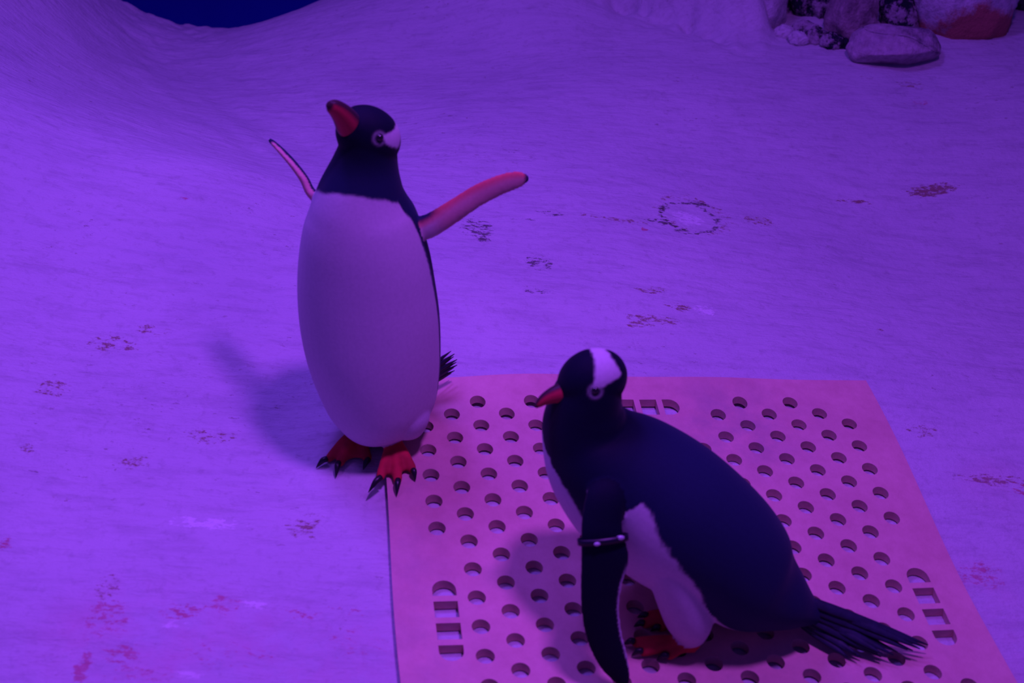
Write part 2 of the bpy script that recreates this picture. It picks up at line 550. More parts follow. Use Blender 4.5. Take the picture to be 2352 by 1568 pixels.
    o = bpy.data.objects.new('perforated_mat', me)
    COL.objects.link(o)
    tag(o, 'salmon pink rubber mat with staggered round drain holes lying on the snow', 'mat')

build_mat()

# ------------------------------------------------------------------ rocks at the back
def cut_ball(c, r, planes, seed, amp, freq, sub=5, soft=14.0):
    """a rock: an ellipsoid trimmed by planes (soft edges), then roughened"""
    bm = bmesh.new()
    bmesh.ops.create_icosphere(bm, subdivisions=sub, radius=1.0)
    D = np.array([v.co[:] for v in bm.verts])
    inv = np.full(len(D), 1.0)
    acc = np.exp(soft * inv)
    for nx, ny, nz, d in planes:
        n = np.array((nx, ny, nz), float); n /= np.linalg.norm(n)
        acc += np.exp(soft * np.clip(D @ n / d, 0, 3))
    R = soft / np.log(acc)
    off = Vector((seed * 3.1, seed * 1.7, seed * 0.3))
    disp = np.array([mnoise.fractal(Vector(d) * freq + off, 0.9, 2.1, 5) for d in D])
    P = D * (R * (1 + amp * disp))[:, None] * np.array(r) + np.array(c)
    for v, p in zip(bm.verts, P): v.co = p
    me = bpy.data.meshes.new('rock')
    bm.to_mesh(me); bm.free()
    me.shade_smooth()
    return me, P

def rock(name, px, py, depth_back, r, planes, seed, amp, freq, mat, label, rust_shade_fn=None, sub=5, group=None, sink=0.3, soft=14.0):
    g = on_ground(px, py)
    c = (g.x * (g.y + depth_back) / g.y, g.y + depth_back, g.z + r[2] * (1 - sink))
    me, P = cut_ball(c, r, planes, seed, amp, freq, sub, soft)
    me.name = name
    if rust_shade_fn is not None: float_attr(me, 'rust', np.clip(rust_shade_fn((P - np.array(c)) / np.array(r)), 0, 1))
    me.materials.append(mat)
    o = bpy.data.objects.new(name, me)
    COL.objects.link(o)
    tag(o, label, 'rock', group)
    return o

snowy = rock_material('snow_crusted_rock', (0.60, 0.58, 0.60, 1), (0.42, 0.40, 0.44, 1), 0.32, 0.50, 7, (0.34, 0.115, 0.10, 1), True)
mottled = rock_material('mottled_rock', (0.47, 0.40, 0.45, 1), (0.015, 0.02, 0.04, 1), 0.485, 0.545, 13)
dark = rock_material('dark_rough_rock', (0.16, 0.15, 0.20, 1), (0.012, 0.016, 0.03, 1), 0.40, 0.62, 14)
pinkish = rock_material('pink_grey_rock', (0.46, 0.36, 0.38, 1), (0.20, 0.15, 0.18, 1), 0.35, 0.55, 10)
pebble_m = rock_material('smooth_grey_stone', (0.55, 0.46, 0.50, 1), (0.34, 0.27, 0.33, 1), 0.30, 0.55, 9, (0.10, 0.08, 0.11, 1), True)

G = 'rocks heaped along the back of the snow'
rock('boulder', 2195, 108, 0.16, (0.172, 0.15, 0.24), [(0.2, -1, 0.1, 0.75), (-0.6, -0.6, 0.2, 0.85), (0.9, -0.4, 0, 0.85)], 3, 0.10, 2.2, snowy,
     'big snow-crusted boulder stained rust red along its foot', lambda q: 1.05 - 1.9 * (q[:, 2] + 0.62) + 0.22 * np.sin(q[:, 0] * 4 + 1), group=G)
rock('boulder', 1868, 90, 0.22, (0.115, 0.10, 0.19), [(-0.3, -1, 0.2, 0.8), (0.6, -0.7, 0.3, 0.8)], 8, 0.20, 2.6, mottled,
     'dark pitted rock speckled white at the end of the snow bank', group=G)
rock('boulder', 1950, 112, 0.10, (0.075, 0.06, 0.10), [(0.2, -1, 0.3, 0.7), (-0.8, -0.3, 0.5, 0.7), (0.7, -0.4, 0.4, 0.8)], 12, 0.14, 2.0, pinkish,
     'pinkish grey rock chunk leaning between pitted rock and dark cleft', group=G)
rock('boulder', 2030, 88, 0.40, (0.10, 0.09, 0.26), [(0, -1, 0.1, 0.8)], 15, 0.22, 2.8, dark,
     'dark rock standing in for the shaded cleft behind the flat stone', group=G)  # near-black colour stands in for the shade inside the cleft
rock('boulder', 2060, 98, 0.13, (0.060, 0.055, 0.085), [(-0.3, -1, 0.3, 0.75), (0.5, -0.6, 0.6, 0.8)], 19, 0.16, 2.4, mottled,
     'low pale rock touching the left foot of the big boulder', group=G)
rock('boulder', 2372, 70, 0.20, (0.085, 0.09, 0.20), [(-0.5, -1, 0.2, 0.8)], 21, 0.20, 2.6, dark,
     'dark rough rock on the far side of the big boulder', group=G)
rock('snow_lump', 1722, 84, 0.15, (0.105, 0.12, 0.15), [(0.1, -1, 0.2, 0.8), (0.8, -0.5, 0.3, 0.8), (-0.7, -0.5, 0.4, 0.85)], 51, 0.09, 2.4, snowy,
     'rounded snow-covered lump closing the end of the snow bank', lambda q: 0.55 - 1.6 * (q[:, 2] + 0.7), sink=0.45)
rng = random.Random(11)
for i, (px, py, s, what) in enumerate(((1832, 110, .024, 'flat pale'), (1868, 113, .032, 'knobbly pitted'), (1908, 118, .028, 'rounded speckled'),
                                 (1938, 127, .020, 'small speckled'), (1846, 93, .030, 'tall pitted'), (1800, 100, .024, 'small snow-dusted'))):
    rock('rubble_stone', px, py, 0.03 + 0.02 * (i % 2), (s * 1.25, s, s * 0.95), [(0.2 - 0.1 * i, -1, 0.3, 0.75), (0.5, -0.2, 0.8, 0.8), (-0.7, -0.3, 0.5, 0.85)],
         30 + i, 0.22, 2.4, mottled if i in (1, 2, 3, 4) else snowy, what + ' lump of rubble at the foot of the pitted rock',
         (lambda q: q[:, 0] * 0) if i not in (1, 2, 3, 4) else None, sub=4, group='rubble between snow bank and flat stone')
rock('flat_stone', 2046, 172, 0.085, (0.128, 0.090, 0.066),
     [(-0.45, -0.75, 0.65, 0.74), (0.35, -0.70, 0.60, 0.78), (0.85, -0.3, 0.30, 0.86), (0.15, 0.2, 1, 0.80), (-0.15, -0.8, -0.8, 0.66), (0.5, -0.7, -0.6, 0.72), (-0.9, -0.3, 0.3, 0.88)],
     41, 0.05, 1.5, pebble_m, 'smooth flat grey stone with a crack lying on the snow',
     lambda q: np.maximum(0.80 * np.exp(-((q[:, 2] - 0.50 + 0.55 * q[:, 0] - 0.16 * np.sin(q[:, 0] * 4 + 1)) / 0.030) ** 2),
                          0.62 * sstep(0.1, 0.8, q[:, 0] + 0.9 * q[:, 2])), sub=6, sink=0.22, soft=30.0)  # upper right end darkened: shading put into the stone's colour

# ------------------------------------------------------------------ penguin tool kit
def resample(vals, n):
    vals = np.asarray(vals, float)
    k = np.arange(len(vals)); t = np.linspace(0, len(vals) - 1, n)
    if vals.ndim == 1: return smooth_interp(t, k, vals)
    return np.stack([smooth_interp(t, k, vals[:, j]) for j in range(vals.shape[1])], 1)

def loft(C, A, B, LAT, n_ring=70, nseg=40, cap=True):
    """closed tube: centres C, half axes A (along the side vector) and B (along side x tangent).
    returns verts, faces, per-vertex (s, theta)"""
    C = resample(C, n_ring); A = np.maximum(resample(A, n_ring), 1e-4); B = np.maximum(resample(B, n_ring), 1e-4)
    LAT = resample(LAT, n_ring) if np.ndim(LAT) == 2 else np.repeat(np.array([LAT], float), n_ring, 0)
    T = np.gradient(C, axis=0); T /= np.linalg.norm(T, axis=1)[:, None]
    L = LAT - (LAT * T).sum(1)[:, None] * T; L /= np.linalg.norm(L, axis=1)[:, None]
    V = np.cross(L, T)
    th = np.linspace(-np.pi, np.pi, nseg, endpoint=False)
    verts = (C[:, None] + np.sin(th)[None, :, None] * (A[:, None] * L)[:, None] + np.cos(th)[None, :, None] * (B[:, None] * V)[:, None]).reshape(-1, 3)
    S = np.repeat(np.linspace(0, 1, n_ring), nseg); TH = np.tile(th, n_ring)
    faces = []
    for i in range(n_ring - 1):
        for j in range(nseg):
            a = i * nseg + j; b = i * nseg + (j + 1) % nseg
            faces.append((a, b, b + nseg, a + nseg))
    faces.append(tuple(range(nseg))[::-1]); faces.append(tuple((n_ring - 1) * nseg + j for j in range(nseg)))
    return verts, faces, S, TH

def ellipsoid(c, f, l, u, rf, rl, ru, n=24):
    verts = []; faces = []
    m = n
    for i in range(n + 1):
        ph = math.pi * i / n
        for j in range(m):
            a = 2 * math.pi * j / m
            verts.append(np.array(c) + math.cos(ph) * rf * f + math.sin(ph) * (math.cos(a) * rl * l + math.sin(a) * ru * u))
    for i in range(n):
        for j in range(m):
            a = i * m + j; b = i * m + (j + 1) % m
            faces.append((a, a + m, b + m, b))
    return np.array(verts), faces, np.zeros(len(verts)), np.zeros(len(verts))

def slab(pts, thick, normal):
    n = len(pts); P = np.array(pts, float); N = np.array(normal, float) * thick / 2
    verts = np.concatenate([P + N, P - N])
    faces = [tuple(range(n)), tuple(range(2 * n - 1, n - 1, -1))] + [(i, i + n, (i + 1) % n + n, (i + 1) % n) for i in range(n)]
    return verts, faces, np.zeros(2 * n), np.zeros(2 * n)

def skin_together(name, parts, voxel, smooth_iter=5):
    verts = []; faces = []; off = 0
    for p in parts:
        verts += [tuple(v) for v in p['v']]
        faces += [tuple(int(k) + off for k in f) for f in p['f']]
        off += len(p['v'])
    me = bpy.data.meshes.new(name + '_blank')
    me.from_pydata(verts, [], faces); me.update()
    bm = bmesh.new(); bm.from_mesh(me)
    bmesh.ops.recalc_face_normals(bm, faces=bm.faces)
    bm.to_mesh(me); bm.free()
    tmp = bpy.data.objects.new(name + '_blank', me)
    COL.objects.link(tmp)
    r = tmp.modifiers.new('remesh', 'REMESH'); r.mode = 'VOXEL'; r.voxel_size = voxel; r.use_smooth_shade = True
    sm = tmp.modifiers.new('smooth', 'SMOOTH'); sm.factor = 0.5; sm.iterations = smooth_iter
    dg = bpy.context.evaluated_depsgraph_get()
    out = bpy.data.meshes.new_from_object(tmp.evaluated_get(dg), depsgraph=dg)
    out.name = name
    bpy.data.objects.remove(tmp); bpy.data.meshes.remove(me)
    out.shade_smooth()
    return out

def locate(me, parts):
    """for every vertex of the skinned mesh: nearest source part and its (s, theta) there"""
    n = len(me.vertices)
    P = np.empty(n * 3); me.vertices.foreach_get('co', P); P = P.reshape(-1, 3)
    best = np.full(n, 1e9); who = np.zeros(n, int); S = np.zeros(n); SN = np.zeros(n); CS = np.zeros(n)
    for k, p in enumerate(parts):
        tree = BVHTree.FromPolygons([Vector(v) for v in p['v']], [tuple(int(q) for q in f) for f in p['f']])
        lo = p['v'].min(0) - 0.03; hi = p['v'].max(0) + 0.03
        cand = np.where(((P > lo) & (P < hi)).all(1))[0]
        for i in cand:
            hit, nrm, fi, d = tree.find_nearest(Vector(P[i]))
            if hit is None or d >= best[i]: continue
            best[i] = d; who[i] = k
            idx = list(p['f'][fi])
            w = 1.0 / (np.linalg.norm(p['v'][idx] - np.array(hit), axis=1) + 1e-5) ** 2
            w /= w.sum()
            S[i] = (p['s'][idx] * w).sum(); SN[i] = (np.sin(p['t'][idx]) * w).sum(); CS[i] = (np.cos(p['t'][idx]) * w).sum()
    return P, who, S, np.arctan2(SN, CS)

def part(kind, data, **kw):
    v, f, s, t = data
    d = dict(kind=kind, v=np.asarray(v, float), f=f, s=np.asarray(s), t=np.asarray(t)); d.update(kw)
    return d

def nv(v):
    v = np.asarray(v, float); return v / np.linalg.norm(v)

def A3(p): return np.array(p[:], float)

def foot_parts(heel, toes, knee, r=0.0085, leg_r=0.014):
    """webbed foot: three toes from the heel, web between them, short tarsus up to the knee"""
    heel = A3(heel); toes = [A3(t) for t in toes]; out = []
    for t in toes:
        d = t - heel
        mid = heel + d * 0.55 + np.array((0, 0, 0.006))
        out.append(part('foot', loft([heel, heel + d * 0.25 + np.array((0, 0, .005)), mid, t - d * 0.08, t], [r * 1.15, r * 1.1, r, r * 0.95, r * 0.5],
                                     [r * 1.0, r, r * .85, r * 0.75, r * 0.4], np.cross(d, (0, 0, 1.0)), 16, 12)))
    n = nv(np.cross(toes[0] - heel, toes[2] - heel)); n = n if n[2] > 0 else -n
    for a, b in ((toes[0], toes[1]), (toes[1], toes[2])):
        pts = [heel, heel + (a - heel) * .5, heel + (a - heel) * .92, heel + ((a + b) / 2 - heel) * .82, heel + (b - heel) * .92, heel + (b - heel) * .5]
        out.append(part('foot', slab(pts, 0.0065, n)))
    k = A3(knee)
    out.append(part('tarsus', loft([heel + np.array((0, 0, .002)), heel * .6 + k * .4, k], [leg_r * .9, leg_r, leg_r * 1.5], [leg_r * .9, leg_r, leg_r * 1.5], (1, 0.2, 0), 14, 14)))
    return out

def claw(name, base, tip, parent, mat, r=0.0048):
    b = A3(base); t = A3(tip); d = t - b
    v, f, *_ = loft([b - d * .15, b + d * .25 + np.array((0, 0, .0035)), b + d * .65 + np.array((0, 0, .002)), t], [r, r, r * .6, r * .1], [r, r, r * .65, r * .1], np.cross(d, (0, 0, 1.0)), 10, 10)
    return mesh_obj(name, v, f, mat, parent)

def make_bill(base, tip, up, half_w, half_h, parent, mat, hook=0.006, prof=(1.1, 1.0, .84, .66, .48, .32, .10)):
    """penguin bill: deep at the base, slightly hooked, dark ridge and dark tip"""
    b = A3(base); t = A3(tip); d = t - b; ln = np.linalg.norm(d); u = nv(up - np.dot(up, d) * d / ln ** 2); l = nv(np.cross(u, d))
    fr = [-.25, 0, .2, .45, .7, .88, 1.0]
    C = [b + d * k + u * (0.004 * math.sin(max(k, 0) * 2.6) - hook * max(k - .5, 0) ** 2 * 3) for k in fr]
    v, f, s, th = loft(C, [half_w * q for q in prof], [half_h * q for q in prof], l, 40, 24)
    o = mesh_obj('bill', v, f, mat, parent)
    # theta 0 is along side x tangent; find the ridge side
    V = np.cross(l, nv(d)); top = np.cos(th) * (1 if np.dot(V, u) > 0 else -1)
    red = np.array((0.50, 0.030, 0.060)); darkc = np.array((0.05, 0.018, 0.03))
    m = np.maximum(sstep(0.55, 0.85, top), sstep(0.84, 0.95, s))
    m = np.maximum(m, 0.85 * sstep(-.80, -.97, top))
    color_attr(o.data, 'plumage', red * (1 - m[:, None]) + darkc * m[:, None])
    return o

def feather_material():
    return simple_material('tail_feather_black', (0.018, 0.022, 0.05, 1), 0.5, 0.3, 90, 0.6)

def tail_feather(base, tip, width, side, parent, mat, thick=0.0016):
    b = A3(base); t = A3(tip)
    d = t - b
    C = [b, b + d * .3, b + d * .7, t]
    v, f, *_ = loft(C, [width * .8, width, width * .7, width * .12], [thick, thick, thick * .8, thick * .4], side, 14, 8)
    return mesh_obj('tail_feather', v, f, mat, parent)

BLACK = np.array((0.011, 0.022, 0.058)); HEADB = np.array((0.003, 0.005, 0.018)); WHITE = np.array((0.57, 0.55, 0.56))
FOOT = np.array((0.56, 0.030, 0.050)); PINK = np.array((0.60, 0.30, 0.29)); REDP = np.array((0.62, 0.12, 0.12))

plumage = plumage_material('plumage')
bill_mat = plumage_material('bill_horn'); bill_mat.node_tree.nodes['Principled BSDF'].inputs['Roughness'].default_value = 0.35
eye_mat = simple_material('dark_eye', (0.012, 0.008, 0.012, 1), 0.12, 0.6, 40, 0.9)
claw_mat = simple_material('dark_claw', (0.014, 0.012, 0.02, 1), 0.35, 0.4, 60, 0.7)
feather_mat = feather_material()

def rag(P, f, amp, seed=0.0):
    return amp * np.array([mnoise.noise(Vector(p) * f + Vector((seed, 0, 0))) for p in P])

def lerp(a, b, m): return a * (1 - m[:, None]) + b * m[:, None]

def head_colour(P, col, hc, f, l, u, eye_l, wide=1.0):
    """white patch from each eye over the crown, white eye rings; head frame f forward, l left, u up"""
    Q = P - hc
    x = Q @ f; y = Q @ l; z = Q @ u
    e = eye_l - hc
    ex, ey, ez = e @ f, e @ l, e @ u
    hgt = z - ez                                   # height above the eye line
    top = max(0.048 - ez, 0.02)
    k = np.clip(hgt / top, 0, 1)
    front = ex + 0.009 - 0.034 * k ** 0.8
    rear = ex - 0.036 * wide + 0.005 * k
    r = rag(P, 140, 0.0022)
    m = sstep(-0.0022, 0.0022, front - x + r) * sstep(-0.0022, 0.0022, x - rear + r) * sstep(-0.002, 0.0025, hgt - 0.001 + 0.10 * np.abs(x - ex) + r)
    near = np.linalg.norm(Q, axis=1) < 0.085
    m = m * near
    ring = np.maximum(np.exp(-((np.linalg.norm(P - eye_l, axis=1) - 0.0088) / 0.0021) ** 2),
                      np.exp(-((np.linalg.norm(P - (eye_l - 2 * ey * l), axis=1) - 0.0088) / 0.0021) ** 2))
    m = np.maximum(m, 0.40 * ring)
    return lerp(col, WHITE, m)

def add_eyes(me, eye_l, hc, l, parent):
    e = eye_l - hc
    eye_r = eye_l - 2 * (e @ l) * l
    for p, sgn in ((eye_l, 1), (eye_r, -1)):
        v, f, *_ = ellipsoid(p - l * sgn * 0.0025, np.array((1., 0, 0)), np.array((0, 1., 0)), np.array((0, 0, 1.)), .0058, .0058, .0058, 14)
        mesh_obj('eye', v, f, eye_mat, parent)

def ray_hit(me, px, py):
    tree = BVHTree.FromPolygons([v.co for v in me.vertices], [tuple(p.vertices) for p in me.polygons])
    d = ray(px, py).normalized()
    hit = tree.ray_cast(CAM, d)
    return hit[0]

# ------------------------------------------------------------------ standing penguin
def standing_penguin():
    MT = 0.017                                       # top of the mat above the snow
    root = empty('penguin', on_ground(865, 1020))
    tag(root, 'upright gentoo penguin with wings spread, bill raised, half on the mat corner', 'penguin', None)
    yaw = math.radians(20)
    L = np.array((math.cos(yaw), -math.sin(yaw), 0))
    YB = 1.80
    # image row, centre column, half width in pixels of the figure; depth offset and front-back half depth in metres
    st = [(992, 890, 40, 0.00, .042), (968, 886, 88, 0.00, .074), (930, 881, 119, 0.0, .091), (885, 873, 136, 0.0, .099), (835, 864, 149, 0.0, .104), (780, 855, 158, 0.0, .106),
          (720, 848, 162, 0.0, .105), (660, 842, 160, 0.0, .102), (600, 838, 154, 0.0, .097), (545, 834, 143, 0.0, .091), (500, 831, 129, 0.0, .084),
          (468, 829, 113, 0.0, .0775), (438, 830, 99, 0.0, .070), (408, 834, 87, 0.0, .062), (378, 839, 76, 0.0, .054), (348, 844, 68, 0.0, .048),
          (320, 847, 62, 0.0, .045), (296, 848, 54, 0.0, .040), (277, 846, 40, 0.0, .030), (264, 845, 18, 0.0, .014)]
    C = []; A = []; B = []
    for py, px, hw, dy, b in st:
        p = at_y(px, py, YB + dy + 0.014 * float(sstep(400, 720, py)))
        C.append(A3(p)); A.append(hw * px_size(p) * 1.0); B.append(b)
    parts = [part('torso', loft(C, A, B, L, 90, 48))]
    # head
    f = nv((-0.70, -0.22, 0.66)); u = nv(np.array((0.62, -0.10, 0.74))); u = nv(u - (u @ f) * f); l = nv(np.cross(u, f))
    hc = A3(at_y(846, 312, YB - 0.005))
    parts.append(part('head', ellipsoid(hc, f, l, u, .050, .040, .043)))
    # forehead wedge towards the bill
    bb = A3(at_y(802, 286, YB - 0.028)); bt = A3(at_y(754, 239, YB - 0.060))
    parts.append(part('head', loft([hc, hc * .45 + bb * .55, bb], [.038, .033, .0205], [.038, .034, .0225], l, 14, 20)))
    # flippers: the left one held out to the side, underside to the front
    def flipper(kind, rows, chord, thick):
        Cc = [A3(at_y(px, py, y)) for px, py, y, hw in rows]
        a = [hw * px_size(Cc[i]) for i, (px, py, y, hw) in enumerate(rows)]
        return part(kind, loft(Cc, a, [max(thick * q, .0022) for q in np.linspace(1.4, .6, len(rows))], chord, 44, 24))
    parts.append(flipper('flip_l', [(940, 528, 1.80, 30), (985, 519, 1.795, 29), (1040, 486, 1.785, 28), (1095, 450, 1.775, 26), (1150, 424, 1.77, 24), (1192, 412, 1.765, 20), (1215, 410, 1.765, 7)],
                         (0.40, 0.10, 0.9), .0062))
    parts.append(flipper('flip_r', [(752, 470, 1.81, 22), (716, 444, 1.825, 24), (699, 412, 1.84, 28), (676, 380, 1.86, 30), (648, 348, 1.885, 26), (620, 321, 1.905, 8)],
                         (-0.10, 0.90, -0.22), .0062))
    # feet
    def g(px, py, lift): return on_ground(px, py, lift)
    fl_heel, fl_toes = g(822, 992, .010), [g(752, 1056, .008), g(778, 1068, .009), g(846, 1058, .009)]
    fr_heel, fr_toes = g(905, 1012, MT + .010), [g(872, 1100, MT + .008), g(914, 1108, MT + .008), g(950, 1082, MT + .008)]
    parts += foot_parts(fl_heel, fl_toes, at_y(830, 945, YB - .01))
    parts += foot_parts(fr_heel, fr_toes, at_y(915, 965, YB - .01))
    # feathered thighs
    for px, py, px2, py2, r in ((815, 900, 822, 968, 52), (935, 920, 928, 992, 56)):
        a = A3(at_y(px, py, YB - .016)); b = A3(at_y(px2, py2, YB - .022)); rr = r * px_size(a)
        parts.append(part('thigh', loft([a, a * .5 + b * .5, b, b + (b - a) * .12], [rr * .9, rr, rr * .72, rr * .3], [rr * .9, rr, rr * .72, rr * .3], (1, 0, 0), 16, 20)))
    me = skin_together('body', parts, 0.0029, 5)
    P, who, S, TH = locate(me, parts)
    kinds = np.array([p['kind'] for p in parts])[who]
    col = np.repeat(WHITE[None], len(P), 0)
    body = np.isin(kinds, ('torso', 'head', 'thigh'))
    rg = rag(P, 60, 0.0022)
    # hood: black above a line that dips towards the left wing
    zline = np.interp(TH, [-2.6, -1.2, -.89, -.11, .49, 1.03, 1.69, 2.6], [-.03, -.014, -.009, .000, -.003, -.014, -.033, -.05])
    z0 = A3(at_y(830, 452, YB - .07))[2]
    m = sstep(-.003, .003, P[:, 2] - (z0 + zline) + rg)
    # back: black behind the side line
    side = np.where(TH > 0, np.interp(S, [0, .15, .35, .5, .62, .75], [1.95, 1.80, 1.74, 1.66, 1.50, 1.2]), np.interp(S, [0, .3, .6, .75], [1.9, 1.75, 1.7, 1.5]))
    m = np.where(kinds == 'thigh', 0, np.maximum(m, sstep(-.03, .03, np.abs(TH) - side + rg * 6)))
    m = np.where(kinds == 'head', 1, m)
    shade = sstep(0.0, 0.06, P[:, 2] - z0)
    blk = lerp(np.repeat(BLACK[None], len(P), 0), np.repeat(HEADB[None], len(P), 0), shade)
    col = np.where(body[:, None], col * (1 - m[:, None]) + blk * m[:, None], col)
    eye_l = A3(ray_hit(me, 872, 318))
    hcol = head_colour(P, col, hc, f, l, u, eye_l)
    col = np.where((kinds == 'head')[:, None] | ((kinds == 'torso') & (S > .72))[:, None], hcol, col)
    # flippers: pale pink below with a red front edge and dark tip, black above
    for kind in ('flip_l', 'flip_r'):
        k = kinds == kind
        th = TH; s = S
        lead = np.sin(th)
        under = np.cos(th) < 0.15 if kind == 'flip_l' else np.cos(th) < 0.75
        c = lerp(np.repeat(PINK[None], len(P), 0), np.repeat(REDP[None], len(P), 0), sstep(-.1, .75, lead))
        c = lerp(c, np.repeat(BLACK[None], len(P), 0), np.maximum(sstep(.90, .95, s), sstep(.30, .20, s) * sstep(.2, .8, lead)))
        c = np.where(under[:, None], c, BLACK)
        if kind == 'flip_l': c = lerp(c, np.repeat(WHITE[None], len(P), 0), 0.6 * sstep(.30, .16, s) * sstep(.3, -.2, lead) * under)
        col = np.where(k[:, None], c, col)
    foot = np.isin(kinds, ('foot', 'tarsus'))
    fcol = lerp(np.repeat(FOOT[None], len(P), 0), np.repeat(np.array((0.25, 0.02, 0.03))[None], len(P), 0), sstep(.3, .7, .5 + rag(P, 45, .9)) * 0.45)
    col = np.where(foot[:, None], fcol, col)
    color_attr(me, 'plumage', col)
    me.materials.append(plumage)
    o = bpy.data.objects.new('body', me); COL.objects.link(o); put_under(o, root)
    make_bill(bb, bt, u, .0165, .0195, root, bill_mat, .003, (1.1, 1.0, .92, .80, .66, .52, .24))
    add_eyes(me, eye_l, hc, l, root)
    for base, tip in ((g(748, 1056, .011), g(726, 1074, .004)), (g(777, 1066, .011), g(771, 1096, .004)), (g(845, 1058, .011), g(834, 1079, .004)),
                      (g(871, 1100, MT + .011), g(846, 1131, MT + .002)), (g(914, 1106, MT + .011), g(911, 1139, MT + .003)), (g(950, 1082, MT + .011), g(954, 1104, MT + .003))):
        claw('claw', base, tip, root, claw_mat)
    tb = A3(at_y(960, 880, YB + .085))
    for i in range(9):
        a = (i - 4) / 4
        tip = A3(at_y(1036 + 12 * (1 - abs(a)) + (i % 2) * 5, 806 + 32 * (a + 1) * .8, YB + .13 + .012 * a))
        tail_feather(tb + np.array((.004 * a, 0, -.01 * a)), tip, .0050, (0.2, .3, .9), root, feather_mat)
    return root, me

# ------------------------------------------------------------------ leaning penguin
def leaning_penguin():
    MT = 0.017
    root = empty('penguin', on_ground(1560, 1470, MT))
    tag(root, 'hunched gentoo penguin with folded wings and flipper band, standing on the mat', 'penguin', None)
    L = nv((0.06, -1.0, 0.0))
    # image position, half width (pixels), depth of the spine, sideways half width
    st = [(1886, 1414, 14, 1.50, .012), (1845, 1396, 40, 1.50, .034), (1796, 1370, 76, 1.50, .060), (1727, 1328, 126, 1.505, .088), (1645, 1253, 154, 1.51, .103), (1545, 1182, 171, 1.515, .110),
          (1450, 1112, 165, 1.52, .106), (1381, 1046, 138, 1.525, .094), (1347, 985, 106, 1.53, .076), (1345, 935, 88, 1.53, .062), (1353, 893, 76, 1.53, .053),
          (1358, 860, 66, 1.53, .046), (1359, 838, 50, 1.53, .036), (1360, 822, 22, 1.53, .016)]
    C = []; A = []; B = []
    for px, py, hw, y, a in st:
        p = at_y(px, py, y)
        C.append(A3(p)); A.append(a); B.append(hw * px_size(p))
    parts = [part('torso', loft(C, A, B, L, 100, 52))]
    # head
    f = nv((-0.86, -0.18, -0.40)); u = nv((-0.36, 0.02, 0.92)); u = nv(u - (u @ f) * f); l = nv(np.cross(u, f))
    hc = A3(at_y(1360, 872, 1.525))
    parts.append(part('head', ellipsoid(hc, f, l, u, .049, .041, .042)))
    bb = A3(at_y(1302, 899, 1.515)); bt = A3(at_y(1229, 932, 1.50))
    parts.append(part('head', loft([hc, hc * .45 + bb * .55, bb], [.038, .031, .0185], [.038, .030, .0185], l, 14, 20)))
    # left flipper hanging in front, right flipper behind
    def flipper(kind, rows, chord, thick, prof=None):
        Cc = [A3(at_y(px, py, y)) for px, py, y, hw in rows]
        a = [hw * px_size(Cc[i]) for i, (px, py, y, hw) in enumerate(rows)]
        return part(kind, loft(Cc, a, [max(thick * q, .0024) for q in (prof or np.linspace(1.4, .6, len(rows)))], chord, 56, 24))
    parts.append(flipper('flip_l', [(1405, 1085, 1.455, 30), (1392, 1140, 1.428, 46), (1382, 1200, 1.408, 48), (1384, 1240, 1.398, 52), (1389, 1285, 1.390, 57), (1381, 1340, 1.382, 50), (1379, 1400, 1.375, 45),
                                    (1388, 1460, 1.369, 42), (1408, 1515, 1.365, 36), (1428, 1556, 1.363, 22), (1436, 1580, 1.362, 8)], (1, .12, 0), .0075,
                         [1.9, 1.7, 1.3, 1.2, 1.15, 1.1, 1.0, .9, .8, .6, .4]))
    parts.append(flipper('flip_r', [(1420, 1085, 1.60, 34), (1405, 1150, 1.63, 44), (1400, 1210, 1.65, 46), (1405, 1270, 1.66, 40), (1420, 1320, 1.66, 26), (1430, 1350, 1.66, 8)], (1, -.12, 0), .0065))
    # thighs and feet
    for rows, y, in ((((1540, 1290, 60), (1565, 1360, 62), (1584, 1425, 55), (1590, 1468, 30)), 1.445), (((1530, 1270, 55), (1545, 1330, 55), (1555, 1385, 45), (1560, 1412, 25)), 1.575)):
        Cc = [A3(at_y(px, py, y)) for px, py, r in rows]; rr = [r * px_size(c) for (px, py, r), c in zip(rows, Cc)]
        parts.append(part('thigh', loft(Cc, rr, rr, (0, 1, 0), 20, 24)))
    def g(px, py, lift=.0): return on_ground(px, py, MT + lift)
    h1, t1 = g(1592, 1484, .010), [g(1452, 1474, .008), g(1470, 1496, .008), g(1530, 1506, .008)]
    h2, t2 = g(1578, 1420, .010), [g(1482, 1414, .008), g(1474, 1432, .008), g(1510, 1442, .008)]
    parts += foot_parts(h1, t1, at_y(1588, 1450, 1.445), r=.0095)
    parts += foot_parts(h2, t2, at_y(1572, 1400, 1.575), r=.0095)
    me = skin_together('body', parts, 0.0029, 5)
    P, who, S, TH = locate(me, parts)
    kinds = np.array([p['kind'] for p in parts])[who]
    col = np.repeat(WHITE[None], len(P), 0)
    rg = rag(P, 60, 0.05)
    body = np.isin(kinds, ('torso', 'head'))
    # theta 0 is the belly midline; black where |theta| passes the side line, and all over the head and throat
    side = np.interp(S, SIDE2[0], SIDE2[1])
    m = sstep(-.035, .035, np.abs(TH) - side + rg)
    m = np.where(kinds == 'head', 1, m)
    shade = sstep(.42, .64, S)  # blacker towards chest and throat: body shading put into the plumage colour
    blk = lerp(np.repeat(BLACK[None], len(P), 0), np.repeat(HEADB[None], len(P), 0), np.where(kinds == 'head', 1, shade))
    col = np.where(body[:, None], col * (1 - m[:, None]) + blk * m[:, None], col)
    eye_l = A3(ray_hit(me, 1368, 898))
    hcol = head_colour(P, col, hc, f, l, u, eye_l, 1.15)
    col = np.where((kinds == 'head')[:, None] | ((kinds == 'torso') & (S > .72))[:, None], hcol, col)
